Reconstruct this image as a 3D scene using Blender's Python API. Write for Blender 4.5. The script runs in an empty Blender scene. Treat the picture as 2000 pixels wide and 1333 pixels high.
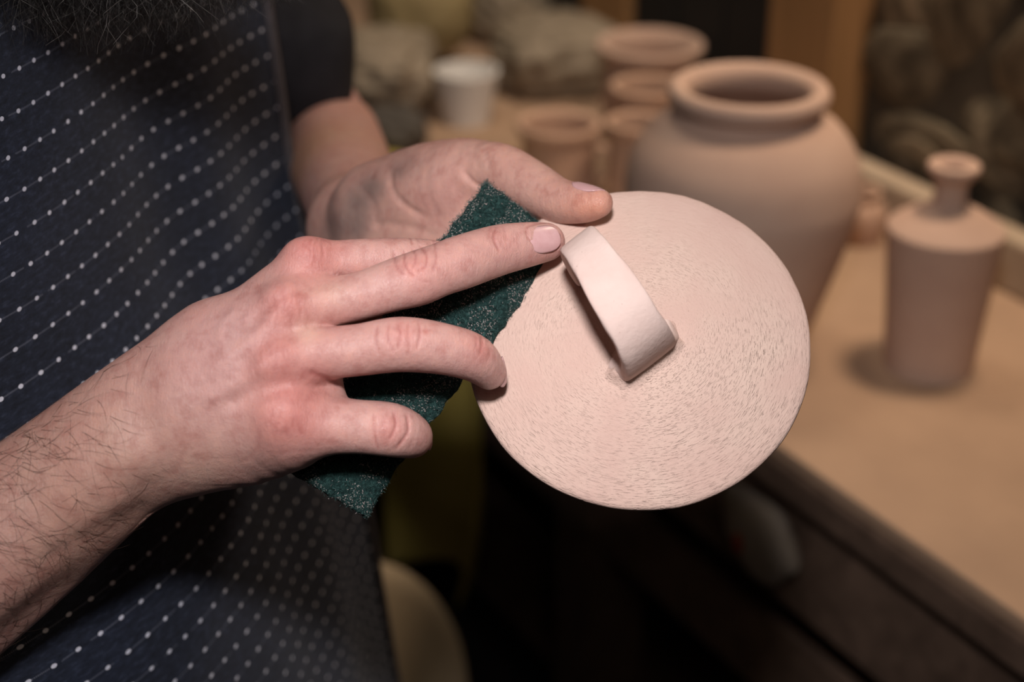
import bpy, bmesh, math, random
import numpy as np
from mathutils import Vector, Matrix
random.seed(7)
RNG = np.random.default_rng(11)
scene = bpy.context.scene
COL = scene.collection

# ------------------------------------------------------------------ camera, world, lights, exposure
F = 3111.0
PITCH = math.radians(27.0)
CZ = 1.40
SP, CP = math.sin(PITCH), math.cos(PITCH)
cam_d = bpy.data.cameras.new('camera')
cam_d.sensor_width = 36.0
cam_d.lens = F * 36.0 / 2000.0
cam_d.clip_start = 0.02
cam_d.dof.use_dof = True
cam_d.dof.focus_distance = 0.635
cam_d.dof.aperture_fstop = 5.0
cam = bpy.data.objects.new('camera', cam_d)
COL.objects.link(cam)
cam.location = (0, 0, CZ)
cam.rotation_euler = (math.pi / 2 - PITCH, 0, 0)
scene.camera = cam

world = bpy.data.worlds.new('world')
scene.world = world
world.use_nodes = True
world.node_tree.nodes['Background'].inputs[0].default_value = (0.9, 0.75, 0.6, 1)
world.node_tree.nodes['Background'].inputs[1].default_value = 0.012

def area(name, loc, target, size, power, color):
    d = bpy.data.lights.new(name, 'AREA')
    d.shape = 'DISK'; d.size = size; d.energy = power; d.color = color
    o = bpy.data.objects.new(name, d); COL.objects.link(o)
    o.location = loc
    o.rotation_euler = (Vector(target) - Vector(loc)).to_track_quat('-Z', 'Y').to_euler()
    return o
area('key_lamp', (-0.02, 0.02, 1.655), (0.0, 0.58, 1.09), 0.09, 0.90, (1.0, 0.93, 0.93)).data.spread = math.radians(61)
area('work_lamp', (0.50, 1.22, 1.80), (0.40, 1.24, 0.8), 0.20, 3.7, (1.0, 0.76, 0.56)).data.spread = math.radians(125)
area('room_fill', (0.10, -0.7, 2.3), (0.1, 1.3, 0.5), 0.6, 2.2, (1.0, 0.84, 0.70))  # unseen fill behind the viewer, added to lift the cloth and bench front
area('far_fill', (0.05, 1.55, 2.1), (-0.02, 2.0, 0.8), 0.4, 3.4, (1.0, 0.84, 0.68)).data.spread = math.radians(120)  # unseen light added above the far bags to brighten them

scene.view_settings.view_transform = 'Standard'
scene.view_settings.look = 'None'
scene.view_settings.gamma = 1.0
scene.view_settings.use_curve_mapping = False
scene.view_settings.exposure = 0.0

# ------------------------------------------------------------------ geometry helpers
def cam2world(p):
    """camera frame (right, up, depth) -> world"""
    p = np.asarray(p, float)
    x, y, d = p[..., 0], p[..., 1], p[..., 2]
    return np.stack([x, d * CP + y * SP, CZ - d * SP + y * CP], -1)
def pc(px, py, d):
    return np.array([(px - 1000.0) / F * d, (666.5 - py) / F * d, d])
def P(px, py, d):
    return Vector(cam2world(pc(px, py, d)))
def on_z(px, py, z):
    yu = (666.5 - py) / F
    d = (CZ - z) / (SP - CP * yu)
    return P(px, py, d)
def tag(o, label=None, cat=None, group=None, kind=None):
    if label: o['label'] = label
    if cat: o['category'] = cat
    if group: o['group'] = group
    if kind: o['kind'] = kind
    return o
def link(name, me, mat, parent=None, smooth=True):
    o = bpy.data.objects.new(name, me)
    COL.objects.link(o)
    if mat is not None:
        for m in (mat if isinstance(mat, list) else [mat]):
            me.materials.append(m)
    if smooth:
        me.polygons.foreach_set('use_smooth', np.ones(len(me.polygons), bool))
    if parent is not None:
        o.parent = parent
    return o
def np_mesh(name, V, Fc):
    V = np.asarray(V, np.float32); Fc = np.asarray(Fc, np.int32)
    me = bpy.data.meshes.new(name)
    n = Fc.shape[1]
    me.vertices.add(len(V)); me.vertices.foreach_set('co', V.ravel())
    me.loops.add(Fc.size); me.loops.foreach_set('vertex_index', Fc.ravel())
    me.polygons.add(len(Fc)); me.polygons.foreach_set('loop_start', np.arange(0, Fc.size, n, dtype=np.int32))
    me.update(calc_edges=True)
    me.validate()
    return me
def empty(name, loc=(0, 0, 0), rot=None):
    o = bpy.data.objects.new(name, None); COL.objects.link(o)
    o.location = loc; o.empty_display_size = 0.02
    if rot is not None: o.rotation_euler = rot
    return o
def bm_obj(name, bm, mat, parent=None, smooth=True):
    bmesh.ops.recalc_face_normals(bm, faces=bm.faces)
    me = bpy.data.meshes.new(name); bm.to_mesh(me); bm.free()
    return link(name, me, mat, parent, smooth)
def lathe(profile, n=96, wob=0.0, seed=0):
    """closed loop or open profile of (r,z) revolved about z; returns bmesh"""
    bm = bmesh.new(); rs = random.Random(seed)
    ph = [rs.uniform(0, 6.28) for _ in range(4)]
    rings = []
    for r, z in profile:
        if r < 1e-6:
            rings.append([bm.verts.new((0, 0, z))]); continue
        ring = []
        for i in range(n):
            a = 2 * math.pi * i / n
            w = 1 + wob * (math.sin(2 * a + ph[0]) + .6 * math.sin(3 * a + ph[1]) + .4 * math.sin(7 * a + ph[2]) + .25 * math.sin(17 * a + ph[3]))
            ring.append(bm.verts.new((r * w * math.cos(a), r * w * math.sin(a), z)))
        rings.append(ring)
    for a, b in zip(rings, rings[1:]):
        for i in range(n):
            j = (i + 1) % n
            if len(a) == 1 and len(b) == 1: continue
            if len(a) == 1: bm.faces.new((a[0], b[i], b[j]))
            elif len(b) == 1: bm.faces.new((a[i], b[0], a[j]))
            else: bm.faces.new((a[i], b[i], b[j], a[j]))
    return bm
def smooth_profile(pts, sub=6):
    pts = [np.array(p, float) for p in pts]
    out = []
    for i in range(len(pts) - 1):
        p0 = pts[max(i - 1, 0)]; p1 = pts[i]; p2 = pts[i + 1]; p3 = pts[min(i + 2, len(pts) - 1)]
        for k in range(sub):
            t = k / sub
            out.append(0.5 * ((2 * p1) + (-p0 + p2) * t + (2 * p0 - 5 * p1 + 4 * p2 - p3) * t * t + (-p0 + 3 * p1 - 3 * p2 + p3) * t ** 3))
    out.append(pts[-1])
    return [tuple(p) for p in out]
def box_bm(x0, x1, y0, y1, z0, z1, bev=0.0):
    bm = bmesh.new()
    bmesh.ops.create_cube(bm, size=1.0)
    for v in bm.verts:
        v.co = (x0 + (v.co.x + .5) * (x1 - x0), y0 + (v.co.y + .5) * (y1 - y0), z0 + (v.co.z + .5) * (z1 - z0))
    if bev:
        bmesh.ops.bevel(bm, geom=bm.edges[:], offset=bev, segments=2, affect='EDGES', profile=0.5)
    return bm

# ------------------------------------------------------------------ material helpers
class NT:
    def __init__(s, name):
        s.m = bpy.data.materials.new(name); s.m.use_nodes = True
        s.t = s.m.node_tree; s.t.nodes.clear()
        s.out = s.n('ShaderNodeOutputMaterial'); s.b = s.n('ShaderNodeBsdfPrincipled')
        s.l(s.b.outputs[0], s.out.inputs[0])
    def n(s, t, **kw):
        nd = s.t.nodes.new(t)
        for k, v in kw.items(): setattr(nd, k, v)
        return nd
    def l(s, a, b): s.t.links.new(a, b)
    def val(s, sock, v):
        if hasattr(v, 'is_output') or isinstance(v, bpy.types.NodeSocket): s.l(v, sock)
        else: sock.default_value = v
    def math(s, op, a, b=0.0, c=0.0):
        nd = s.n('ShaderNodeMath', operation=op)
        s.val(nd.inputs[0], a); s.val(nd.inputs[1], b); s.val(nd.inputs[2], c)
        return nd.outputs[0]
    def noise(s, vec, scale, detail=4, rough=.55, dist=0.0):
        nd = s.n('ShaderNodeTexNoise'); s.l(vec, nd.inputs['Vector'])
        nd.inputs['Scale'].default_value = scale; nd.inputs['Detail'].default_value = detail
        nd.inputs['Roughness'].default_value = rough; nd.inputs['Distortion'].default_value = dist
        return nd.outputs['Fac']
    def voro(s, vec, scale, feature='F1'):
        nd = s.n('ShaderNodeTexVoronoi', feature=feature); s.l(vec, nd.inputs['Vector'])
        nd.inputs['Scale'].default_value = scale
        return nd.outputs['Distance']
    def ramp(s, fac, stops):
        nd = s.n('ShaderNodeValToRGB'); s.l(fac, nd.inputs[0])
        e = nd.color_ramp.elements
        while len(e) < len(stops): e.new(0.5)
        for el, (p, c) in zip(e, stops):
            el.position = p; el.color = (*c, 1) if len(c) == 3 else c
        return nd.outputs[0]
    def mix(s, fac, a, b, mode='MIX'):
        nd = s.n('ShaderNodeMix', data_type='RGBA', blend_type=mode)
        s.val(nd.inputs[0], fac)
        for sock, v in ((nd.inputs[6], a), (nd.inputs[7], b)):
            if isinstance(v, tuple): sock.default_value = (*v, 1)
            else: s.l(v, sock)
        return nd.outputs[2]
    def coord(s, which='Object', scale=(1, 1, 1)):
        tc = s.n('ShaderNodeTexCoord')
        if scale == (1, 1, 1): return tc.outputs[which]
        mp = s.n('ShaderNodeMapping'); s.l(tc.outputs[which], mp.inputs[0]); mp.inputs['Scale'].default_value = scale
        return mp.outputs[0]
    def bump(s, h, strength, dist, prev=None):
        nd = s.n('ShaderNodeBump'); s.l(h, nd.inputs['Height'])
        nd.inputs['Strength'].default_value = strength; nd.inputs['Distance'].default_value = dist
        if prev is not None: s.l(prev, nd.inputs['Normal'])
        return nd.outputs[0]
    def fin(s, color=None, rough=.7, normal=None, spec=.3):
        if color is not None:
            if isinstance(color, tuple): s.b.inputs['Base Color'].default_value = (*color, 1)
            else: s.l(color, s.b.inputs['Base Color'])
        s.val(s.b.inputs['Roughness'], rough)
        s.b.inputs['Specular IOR Level'].default_value = spec
        if normal is not None: s.l(normal, s.b.inputs['Normal'])
        return s.m
def plain(name, c1, c2, scale=20, rough=.8, bump=.3, dist=.001, spec=.25):
    t = NT(name); co = t.coord()
    nz = t.noise(co, scale, 5)
    return t.fin(t.ramp(nz, [(.3, c1), (.7, c2)]), rough, t.bump(t.noise(co, scale * 6, 4), bump, dist), spec)

M = {}
# raw clay (pots in the background)
def clay(name, c1, c2):
    t = NT(name); co = t.coord()
    nz = t.noise(co, 14, 5); rg = t.noise(t.coord('Object', (2, 2, 260)), 3, 3)
    c = t.ramp(nz, [(.3, c1), (.7, c2)])
    nb = t.bump(rg, .25, .0008); nb = t.bump(t.noise(co, 500, 3), .2, .0005, nb)
    return t.fin(c, .9, nb, .15)
M['clay_pot'] = clay('raw_clay_pink_tan', (.48, .325, .255), (.55, .39, .305))
M['clay_cup'] = clay('raw_clay_brown', (.48, .31, .22), (.56, .37, .27))
M['white_cup'] = clay('white_slip', (.74, .72, .69), (.80, .78, .75))
# lid clay: turning marks follow circles about the lid's own axis
def lid_mat():
    t = NT('sanded_lid_clay'); co = t.coord()
    sp = t.n('ShaderNodeSeparateXYZ'); t.l(co, sp.inputs[0])
    r = t.math('SQRT', t.math('ADD', t.math('MULTIPLY', sp.outputs[0], sp.outputs[0]), t.math('MULTIPLY', sp.outputs[1], sp.outputs[1])))
    nx = t.math('DIVIDE', sp.outputs[0], t.math('MAXIMUM', r, .001)); ny = t.math('DIVIDE', sp.outputs[1], t.math('MAXIMUM', r, .001))
    cb = t.n('ShaderNodeCombineXYZ')
    t.l(t.math('MULTIPLY', nx, 11), cb.inputs[0]); t.l(t.math('MULTIPLY', ny, 11), cb.inputs[1]); t.l(t.math('MULTIPLY', r, 900), cb.inputs[2])
    streak = t.noise(cb.outputs[0], 1.0, 4, .6, .4)
    cb2 = t.n('ShaderNodeCombineXYZ')
    t.l(t.math('MULTIPLY', nx, 17), cb2.inputs[0]); t.l(t.math('MULTIPLY', ny, 17), cb2.inputs[1]); t.l(t.math('MULTIPLY', r, 2500), cb2.inputs[2])
    dash = t.noise(cb2.outputs[0], 1.0, 2, .5, .6)
    pits = t.math('SMOOTHSTEP' if False else 'MULTIPLY', t.math('MAXIMUM', t.math('SUBTRACT', dash, .56), 0), 5.0)
    zone = t.math('MULTIPLY', t.math('MINIMUM', t.math('MAXIMUM', t.math('SUBTRACT', t.math('ADD', t.noise(co, 30, 2), t.math('MULTIPLY', sp.outputs[1], -2.6)), .30), .02), .55), 1.5)
    pits = t.math('MULTIPLY', pits, zone)
    fine = t.noise(co, 900, 4); spk = t.voro(co, 330)
    c = t.ramp(t.noise(co, 30, 6), [(.3, (.57, .40, .345)), (.55, (.61, .45, .385)), (.75, (.64, .49, .415))])
    c = t.mix(t.math('MINIMUM', t.math('MULTIPLY', pits, .22), .35), c, (.47, .31, .23))
    speck = t.math('LESS_THAN', spk, .055)
    c = t.mix(t.math('MULTIPLY', speck, .6), c, (.25, .16, .11))
    h = t.math('ADD', t.math('MULTIPLY', streak, .55), t.math('MULTIPLY', pits, -.85))
    nb = t.bump(h, .9, .0007); nb = t.bump(fine, .5, .0005, nb)
    return t.fin(c, .92, nb, .12)
M['lid'] = lid_mat()
def handle_mat():
    t = NT('sanded_handle_clay'); co = t.coord()
    c = t.ramp(t.noise(co, 45, 6), [(.3, (.64, .48, .43)), (.7, (.70, .565, .515))])
    speck = t.math('LESS_THAN', t.voro(co, 260), .05)
    c = t.mix(t.math('MULTIPLY', speck, .6), c, (.25, .16, .11))
    nb = t.bump(t.noise(co, 420, 6, .6), .5, .0006); nb = t.bump(t.noise(co, 90, 3), .25, .0012, nb)
    return t.fin(c, .92, nb, .12)
M['handle'] = handle_mat()
def skin_mat():
    t = NT('skin'); co = t.coord()
    at = t.n('ShaderNodeAttribute', attribute_name='skin_col')
    mot = t.noise(co, 160, 5, .6)
    c = t.mix(.55, at.outputs['Color'], t.ramp(mot, [(.30, (.72, .52, .50)), (.5, (1, 1, 1)), (.70, (1.16, 1.12, 1.06))]), 'MULTIPLY')
    blot = t.noise(co, 55, 3)
    c = t.mix(.5, c, t.ramp(blot, [(.35, (.95, .82, .80)), (.65, (1.03, 1.04, 1.03))]), 'MULTIPLY')
    v = t.voro(co, 900, 'DISTANCE_TO_EDGE'); v2 = t.voro(t.coord('Object', (1, 1.6, 1)), 1500, 'DISTANCE_TO_EDGE')
    h = t.math('ADD', t.math('MULTIPLY', t.math('MINIMUM', v, .12), 3.2), t.math('MULTIPLY', t.math('MINIMUM', v2, .12), 2.0))
    ln = t.noise(t.coord('Object', (1500, 420, 420)), 1.0, 3, .6, .6); ln2 = t.noise(t.coord('Object', (520, 160, 160)), 1.0, 3, .6, 1.0)
    nb = t.bump(ln, .5, .00035); nb = t.bump(ln2, .35, .0006, nb); nb = t.bump(h, .45, .00026, nb); nb = t.bump(t.noise(co, 420, 4), .40, .0005, nb)
    m = t.fin(c, .42, nb, .45)
    t.b.inputs['Subsurface Weight'].default_value = .22
    t.b.inputs['Subsurface Radius'].default_value = (1.0, .35, .2)
    t.b.inputs['Subsurface Scale'].default_value = .004
    return m
M['skin'] = skin_mat()
def nail_mat():
    t = NT('fingernail'); co = t.coord()
    m = t.fin(t.ramp(t.noise(co, 220, 2), [(.3, (.55, .325, .325)), (.7, (.60, .38, .38))]), .3, None, .5)
    return m
M['nail'] = nail_mat()
t = NT('nail_edge'); M['nail_edge'] = t.fin((.74, .60, .50), .4)
t = NT('dark_hair'); M['hair'] = t.fin((.06, .036, .026), .4, None, .5)
t = NT('black_beard_hair'); M['beard'] = t.fin(t.ramp(t.n('ShaderNodeAttribute', attribute_name='fib').outputs['Fac'], [(0, (.007, .006, .006)), (.86, (.012, .011, .011)), (.93, (.10, .095, .09)), (1, (.42, .40, .38))]), .35, None, .4)  # palest ramp stops paint glints of light on a few strands
def apron_mat():
    t = NT('navy_dotted_denim')
    uv = t.n('ShaderNodeTexCoord').outputs['UV']
    sp = t.n('ShaderNodeSeparateXYZ'); t.l(uv, sp.inputs[0])
    u, v = sp.outputs[0], sp.outputs[1]
    co = t.coord()
    u = t.math('ADD', u, t.math('MULTIPLY', t.math('SUBTRACT', t.noise(co, 30, 2), .5), .004))
    v = t.math('ADD', v, t.math('MULTIPLY', t.math('SUBTRACT', t.noise(co, 9, 2), .5), .006))
    row = t.math('FLOOR', t.math('DIVIDE', v, .0157))
    fv = t.math('SUBTRACT', t.math('FRACT', t.math('DIVIDE', v, .0157)), .5)
    off = t.math('FRACT', t.math('MULTIPLY', t.math('SINE', t.math('MULTIPLY', row, 12.9898)), 43.758))
    fu = t.math('SUBTRACT', t.math('FRACT', t.math('ADD', t.math('DIVIDE', u, .0125), off)), .5)
    du = t.math('MULTIPLY', fu, .0125); dv = t.math('MULTIPLY', fv, .0157)
    dvw = t.math('MULTIPLY', dv, 1.5)
    dist = t.math('SQRT', t.math('ADD', t.math('MULTIPLY', du, du), t.math('MULTIPLY', dvw, dvw)))
    dot = t.math('LESS_THAN', dist, .00145)
    th = t.math('SUBTRACT', t.math('FRACT', t.math('DIVIDE', u, .0009)), .5)
    line = t.math('MULTIPLY', t.math('LESS_THAN', t.math('ABSOLUTE', dv), .00036), t.math('GREATER_THAN', th, -.12))
    gap = t.math('GREATER_THAN', t.noise(co, 60, 1), .40)
    line = t.math('MULTIPLY', line, t.math('MULTIPLY', gap, .42))
    heat = t.noise(t.coord('UV', (160, 420, 1)), 1.0, 4, .7)
    base = t.ramp(heat, [(.3, (.008, .0115, .020)), (.55, (.018, .025, .045)), (.75, (.046, .060, .100))])
    big = t.noise(co, 18, 3)
    base = t.mix(.6, base, t.ramp(big, [(.3, (.65, .65, .65)), (.7, (1.15, 1.15, 1.2))]), 'MULTIPLY')
    c = t.mix(line, base, (.22, .24, .31))
    c = t.mix(t.math('MULTIPLY', dot, .95), c, (.68, .71, .82))
    nb = t.bump(t.noise(t.coord('UV', (900, 900, 1)), 1.0, 3), .3, .0005)
    m = t.fin(c, .85, nb, .2)
    t.b.inputs['Sheen Weight'].default_value = .06
    return m
M['apron'] = apron_mat()
M['hem'] = plain('apron_hem', (.06, .055, .06), (.09, .08, .085), 90, .9)
M['shirt'] = plain('black_tee', (.011, .011, .014), (.018, .018, .022), 60, .9, .3, .0006)
M['trousers'] = plain('dark_trousers', (.02, .02, .025), (.03, .03, .035), 60, .9)
M['shoe'] = plain('black_shoe', (.02, .02, .02), (.03, .03, .03), 60, .6)
def pad_mat():
    t = NT('green_scouring_pad'); co = t.coord()
    f = t.noise(co, 700, 5, .7, 1.0)
    c = t.ramp(f, [(.32, (.003, .010, .010)), (.5, (.014, .042, .040)), (.66, (.038, .095, .088)), (.8, (.10, .18, .17))])
    dust = t.math('MULTIPLY', t.math('GREATER_THAN', t.noise(co, 1500, 2, .5), .61), t.math('GREATER_THAN', t.noise(co, 75, 2), .48))
    c = t.mix(t.math('MULTIPLY', dust, .75), c, (.50, .44, .42))
    nb = t.bump(f, 1.0, .0016)
    return t.fin(c, .9, nb, .15)
M['pad'] = pad_mat()
def fibre_mat():
    t = NT('pad_fibre')
    oi = t.n('ShaderNodeAttribute', attribute_name='fib')
    c = t.ramp(oi.outputs['Fac'], [(0, (.010, .032, .031)), (.5, (.040, .098, .092)), (.80, (.07, .15, .14)), (.90, (.42, .41, .39)), (1, (.62, .57, .55))])
    return t.fin(c, .8, None, .25)
M['fibre'] = fibre_mat()
def wood(name, c1, c2, axis=(1, 1, 14), rough=.75):
    t = NT(name); co = t.coord('Object', axis)
    g = t.noise(co, 3, 6, .6, .8)
    return t.fin(t.ramp(g, [(.3, c1), (.7, c2)]), rough, t.bump(g, .3, .001), .2)
M['table_top'] = plain('dusty_clay_table', (.36, .24, .16), (.44, .295, .195), 9, .9, .2, .0006)
M['table_lip'] = plain('dusty_rail', (.40, .31, .22), (.48, .38, .28), 15, .9)
M['table_front'] = wood('dark_table_wood', (.075, .048, .034), (.15, .098, .070), (12, 12, 12))
M['post'] = wood('orange_brown_post', (.25, .14, .06), (.36, .20, .09), (14, 14, 1))
M['panel'] = plain('dark_door_board', (.016, .015, .014), (.024, .022, .02), 8)
M['wall'] = plain('dark_mortar', (.045, .037, .028), (.085, .07, .052), 12, .95)
M['stone'] = None
def stone_mat():
    t = NT('rubble_stone'); co = t.coord()
    oi = t.n('ShaderNodeObjectInfo')
    nz = t.noise(t.coord('Object', (2.2, 2.2, 1.1)), 1.0, 6, .65)
    c = t.ramp(nz, [(.36, (.10, .082, .06)), (.7, (.34, .28, .20))])
    c = t.mix(.7, c, t.ramp(oi.outputs['Random'], [(0, (.55, .55, .52)), (.5, (.95, .92, .85)), (1, (1.5, 1.35, 1.2))]), 'MULTIPLY')
    return t.fin(c, .95, t.bump(nz, .6, .006), .15)
M['stone'] = stone_mat()
M['floor'] = plain('charcoal_floor', (.085, .078, .092), (.12, .11, .125), 6, .8)
M['plaster'] = plain('dim_plaster', (.10, .085, .07), (.13, .11, .09), 5, .95)
M['bag_tan'] = plain('tan_clay_bag', (.22, .18, .13), (.33, .27, .20), 12, .6, .6, .006)
M['bag_olive'] = plain('olive_yellow_bag', (.27, .21, .10), (.34, .27, .14), 10, .6, .4, .004)
M['bag_dark'] = plain('grey_bag', (.06, .052, .045), (.10, .088, .075), 10, .6, .6, .005)
M['cloth'] = plain('olive_yellow_cloth', (.42, .33, .075), (.55, .44, .12), 14, .9, .4, .002)
M['bat'] = plain('cream_plaster_bat', (.40, .31, .20), (.48, .38, .25), 8, .85)
M['packet'] = plain('beige_packet', (.20, .16, .115), (.30, .26, .22), 14, .6)
t = NT('red_patch'); M['red'] = t.fin((.26, .05, .03), .6)

# ------------------------------------------------------------------ implicit surfaces for the body
BIG = 0.06
def smin(a, b, k):
    h = np.maximum(k - np.abs(a - b), 0) / k
    return np.minimum(a, b) - h * h * k * 0.25
def catmull(pts, sub):
    pts = np.asarray(pts, float); out = []
    n = len(pts)
    for i in range(n - 1):
        p0, p1, p2, p3 = pts[max(i - 1, 0)], pts[i], pts[i + 1], pts[min(i + 2, n - 1)]
        for k in range(sub):
            t = k / sub
            out.append(.5 * (2 * p1 + (-p0 + p2) * t + (2 * p0 - 5 * p1 + 4 * p2 - p3) * t * t + (-p0 + 3 * p1 - 3 * p2 + p3) * t ** 3))
    out.append(pts[-1])
    return np.array(out)
class Grid:
    def __init__(s, lo, hi, h):
        s.lo = np.array(lo, float); s.h = h
        s.n = np.ceil((np.array(hi) - s.lo) / h).astype(int) + 1
        s.ax = [(s.lo[i] + h * np.arange(s.n[i])).astype(np.float32) for i in range(3)]
    def new(s): return np.full(s.n, BIG, np.float32)
    def box(s, lo, hi):
        a = np.clip(((np.array(lo) - s.lo) / s.h).astype(int), 0, s.n); b = np.clip(((np.array(hi) - s.lo) / s.h).astype(int) + 2, 0, s.n)
        return tuple(slice(int(x), int(max(x, y))) for x, y in zip(a, b))
    def cone(s, f, A, ra, B, rb, k, margin):
        """round cone blended into f with smooth radius k (0 = hard)"""
        m = max(ra, rb) + margin
        sl = s.box(np.minimum(A, B) - m, np.maximum(A, B) + m)
        if any(q.stop <= q.start for q in sl): return
        X = s.ax[0][sl[0]][:, None, None] - np.float32(A[0]); Y = s.ax[1][sl[1]][None, :, None] - np.float32(A[1]); Z = s.ax[2][sl[2]][None, None, :] - np.float32(A[2])
        D = (np.asarray(B) - np.asarray(A)).astype(np.float32); L2 = float(D @ D) + 1e-12
        t = np.clip((X * D[0] + Y * D[1] + Z * D[2]) / np.float32(L2), 0, 1)
        q = (X - t * D[0]) ** 2 + (Y - t * D[1]) ** 2 + (Z - t * D[2]) ** 2
        g = np.sqrt(q) - (np.float32(ra) + np.float32(rb - ra) * t)
        f[sl] = np.minimum(f[sl], g) if k <= 0 else smin(f[sl], g, np.float32(k))
    def chain(s, f, pts, sub=5, k=0.0, margin=.012):
        c = catmull(pts, sub)
        g = f if k <= 0 else s.new()
        for a, b in zip(c, c[1:]):
            s.cone(g, a[:3], a[3], b[:3], b[3], 0, margin)
        if k > 0:
            f[...] = smin(f, g, np.float32(k))
        return f
def surface_nets(f, g):
    sgn = f < 0
    nx, ny, nz = f.shape
    c = np.zeros((nx - 1, ny - 1, nz - 1), np.int8)
    for dx in (0, 1):
        for dy in (0, 1):
            for dz in (0, 1):
                c += sgn[dx:nx - 1 + dx, dy:ny - 1 + dy, dz:nz - 1 + dz]
    cells = np.argwhere((c > 0) & (c < 8))
    idx = np.full(c.shape, -1, np.int32); idx[tuple(cells.T)] = np.arange(len(cells))
    acc = np.zeros((len(cells), 3)); cnt = np.zeros(len(cells))
    offs = [(0, 0, 0), (1, 0, 0), (0, 1, 0), (1, 1, 0), (0, 0, 1), (1, 0, 1), (0, 1, 1), (1, 1, 1)]
    vals = [f[tuple((cells + o).T)] for o in offs]
    edges = [(a, b) for a in range(8) for b in range(a + 1, 8) if sum(abs(x - y) for x, y in zip(offs[a], offs[b])) == 1]
    for a, b in edges:
        va, vb = vals[a], vals[b]
        m = (va < 0) != (vb < 0)
        t = np.where(m, va / np.where(m, va - vb, 1), 0)
        p = np.array(offs[a])[None] + t[:, None] * (np.array(offs[b]) - np.array(offs[a]))[None]
        acc[m] += p[m]; cnt[m] += 1
    V = (cells + acc / cnt[:, None]) * g.h + g.lo
    faces = []
    for ax in range(3):
        sl0 = [slice(1, -1)] * 3; sl1 = [slice(1, -1)] * 3
        sl0[ax] = slice(0, -1); sl1[ax] = slice(1, None)
        e = np.argwhere(sgn[tuple(sl0)] != sgn[tuple(sl1)])
        base = e + np.array([0 if i == ax else 1 for i in range(3)])
        inside = sgn[tuple(base.T)]
        u, v = [(1, 2), (2, 0), (0, 1)][ax]
        q = []
        for du, dv in ((-1, -1), (0, -1), (0, 0), (-1, 0)):
            o = base.copy(); o[:, u] += du; o[:, v] += dv
            q.append(idx[tuple(o.T)])
        q = np.stack(q, 1)
        q[~inside] = q[~inside][:, ::-1]
        faces.append(q)
    return V, np.concatenate(faces)
def vnormals(V, Q):
    n = np.cross(V[Q[:, 2]] - V[Q[:, 0]], V[Q[:, 3]] - V[Q[:, 1]])
    N = np.zeros_like(V)
    for i in range(4): np.add.at(N, Q[:, i], n)
    return N / (np.linalg.norm(N, axis=1, keepdims=True) + 1e-12)
def lap(V, Q, it, lam=.5):
    E = np.concatenate([Q[:, [0, 1]], Q[:, [1, 2]], Q[:, [2, 3]], Q[:, [3, 0]]])
    E = np.concatenate([E, E[:, ::-1]])
    deg = np.bincount(E[:, 0], minlength=len(V))[:, None]
    for _ in range(it):
        S = np.stack([np.bincount(E[:, 0], weights=V[E[:, 1], i], minlength=len(V)) for i in range(3)], 1)
        V = V + lam * (S / np.maximum(deg, 1) - V)
    return V
def pp(*rows):
    """rows (px, py, depth, radius px) -> camera frame points with radius in metres"""
    out = []
    for px, py, d, r in rows:
        out.append([*pc(px, py, d), r * d / F])
    return np.array(out)
def project(V):
    return np.stack([1000 + V[:, 0] / V[:, 2] * F, 666.5 - V[:, 1] / V[:, 2] * F], 1)
def stroke(V, N, PX, pts, amp, sig, facing=.15, mask=None):
    """press a crease (amp < 0 raises) along a drawn line on the side turned to the viewer"""
    c = catmull(np.array(pts, float), 6)
    lo, hi = c.min(0) - 4 * sig, c.max(0) + 4 * sig
    m = np.where((PX[:, 0] > lo[0]) & (PX[:, 0] < hi[0]) & (PX[:, 1] > lo[1]) & (PX[:, 1] < hi[1]) & (-N[:, 2] > facing))[0]
    if not len(m): return
    q = PX[m]; best = np.full(len(m), 1e9); tt = np.zeros(len(m)); n = len(c) - 1
    for i in range(n):
        a, b = c[i], c[i + 1]; d = b - a
        t = np.clip(((q - a) @ d) / (d @ d + 1e-9), 0, 1)
        ds = np.linalg.norm(q - a - t[:, None] * d, axis=1)
        w = ds < best; best[w] = ds[w]; tt[w] = (i + t[w]) / n
    fade = np.clip(np.minimum(tt, 1 - tt) * 5 + .25, 0, 1)
    V[m] -= N[m] * (amp * np.exp(-(best / sig) ** 2) * fade)[:, None]
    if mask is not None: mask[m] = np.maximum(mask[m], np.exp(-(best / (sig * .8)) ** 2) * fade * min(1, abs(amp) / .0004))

# ---- the right hand and forearm (nearest the viewer)
R_INDEX = pp((600, 521, .622, 46), (680, 511, .625, 43), (760, 508, .630, 43), (820, 508, .636, 42), (880, 512, .642, 36), (925, 518, .645, 27))
R_MIDDLE = pp((560, 612, .613, 58), (640, 592, .612, 50), (705, 578, .613, 47), (770, 557, .615, 51), (815, 544, .617, 54), (860, 527, .621, 52), (900, 513, .626, 53), (970, 490, .637, 50), (1030, 478, .645, 44), (1066, 473, .6495, 38))
R_RING = pp((540, 705, .608, 58), (620, 692, .606, 52), (700, 684, .606, 51), (785, 673, .607, 54), (870, 683, .613, 50), (925, 700, .621, 46), (955, 728, .630, 34))
R_PINKY = pp((545, 815, .609, 66), (625, 831, .608, 57), (700, 834, .609, 53), (762, 840, .611, 53), (798, 851, .618, 45), (806, 857, .628, 38))
R_THUMB = pp((430, 660, .64, 55), (560, 610, .655, 50), (680, 605, .663, 45), (780, 620, .667, 40), (825, 630, .668, 33))
g = Grid((-.262, -.185, .575), (.045, .065, .70), .00072)
palm = g.new()
def pal(rows, k=.010, sub=3): g.chain(palm, pp(*rows), sub, k, .016)
pal(((410, 672, .622, 77), (230, 808, .622, 86), (60, 945, .625, 98), (-330, 1230, .612, 115)), 0)
pal(((360, 785, .618, 84), (200, 915, .619, 98), (50, 1035, .622, 110), (-330, 1320, .606, 128)), .014)
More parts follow.
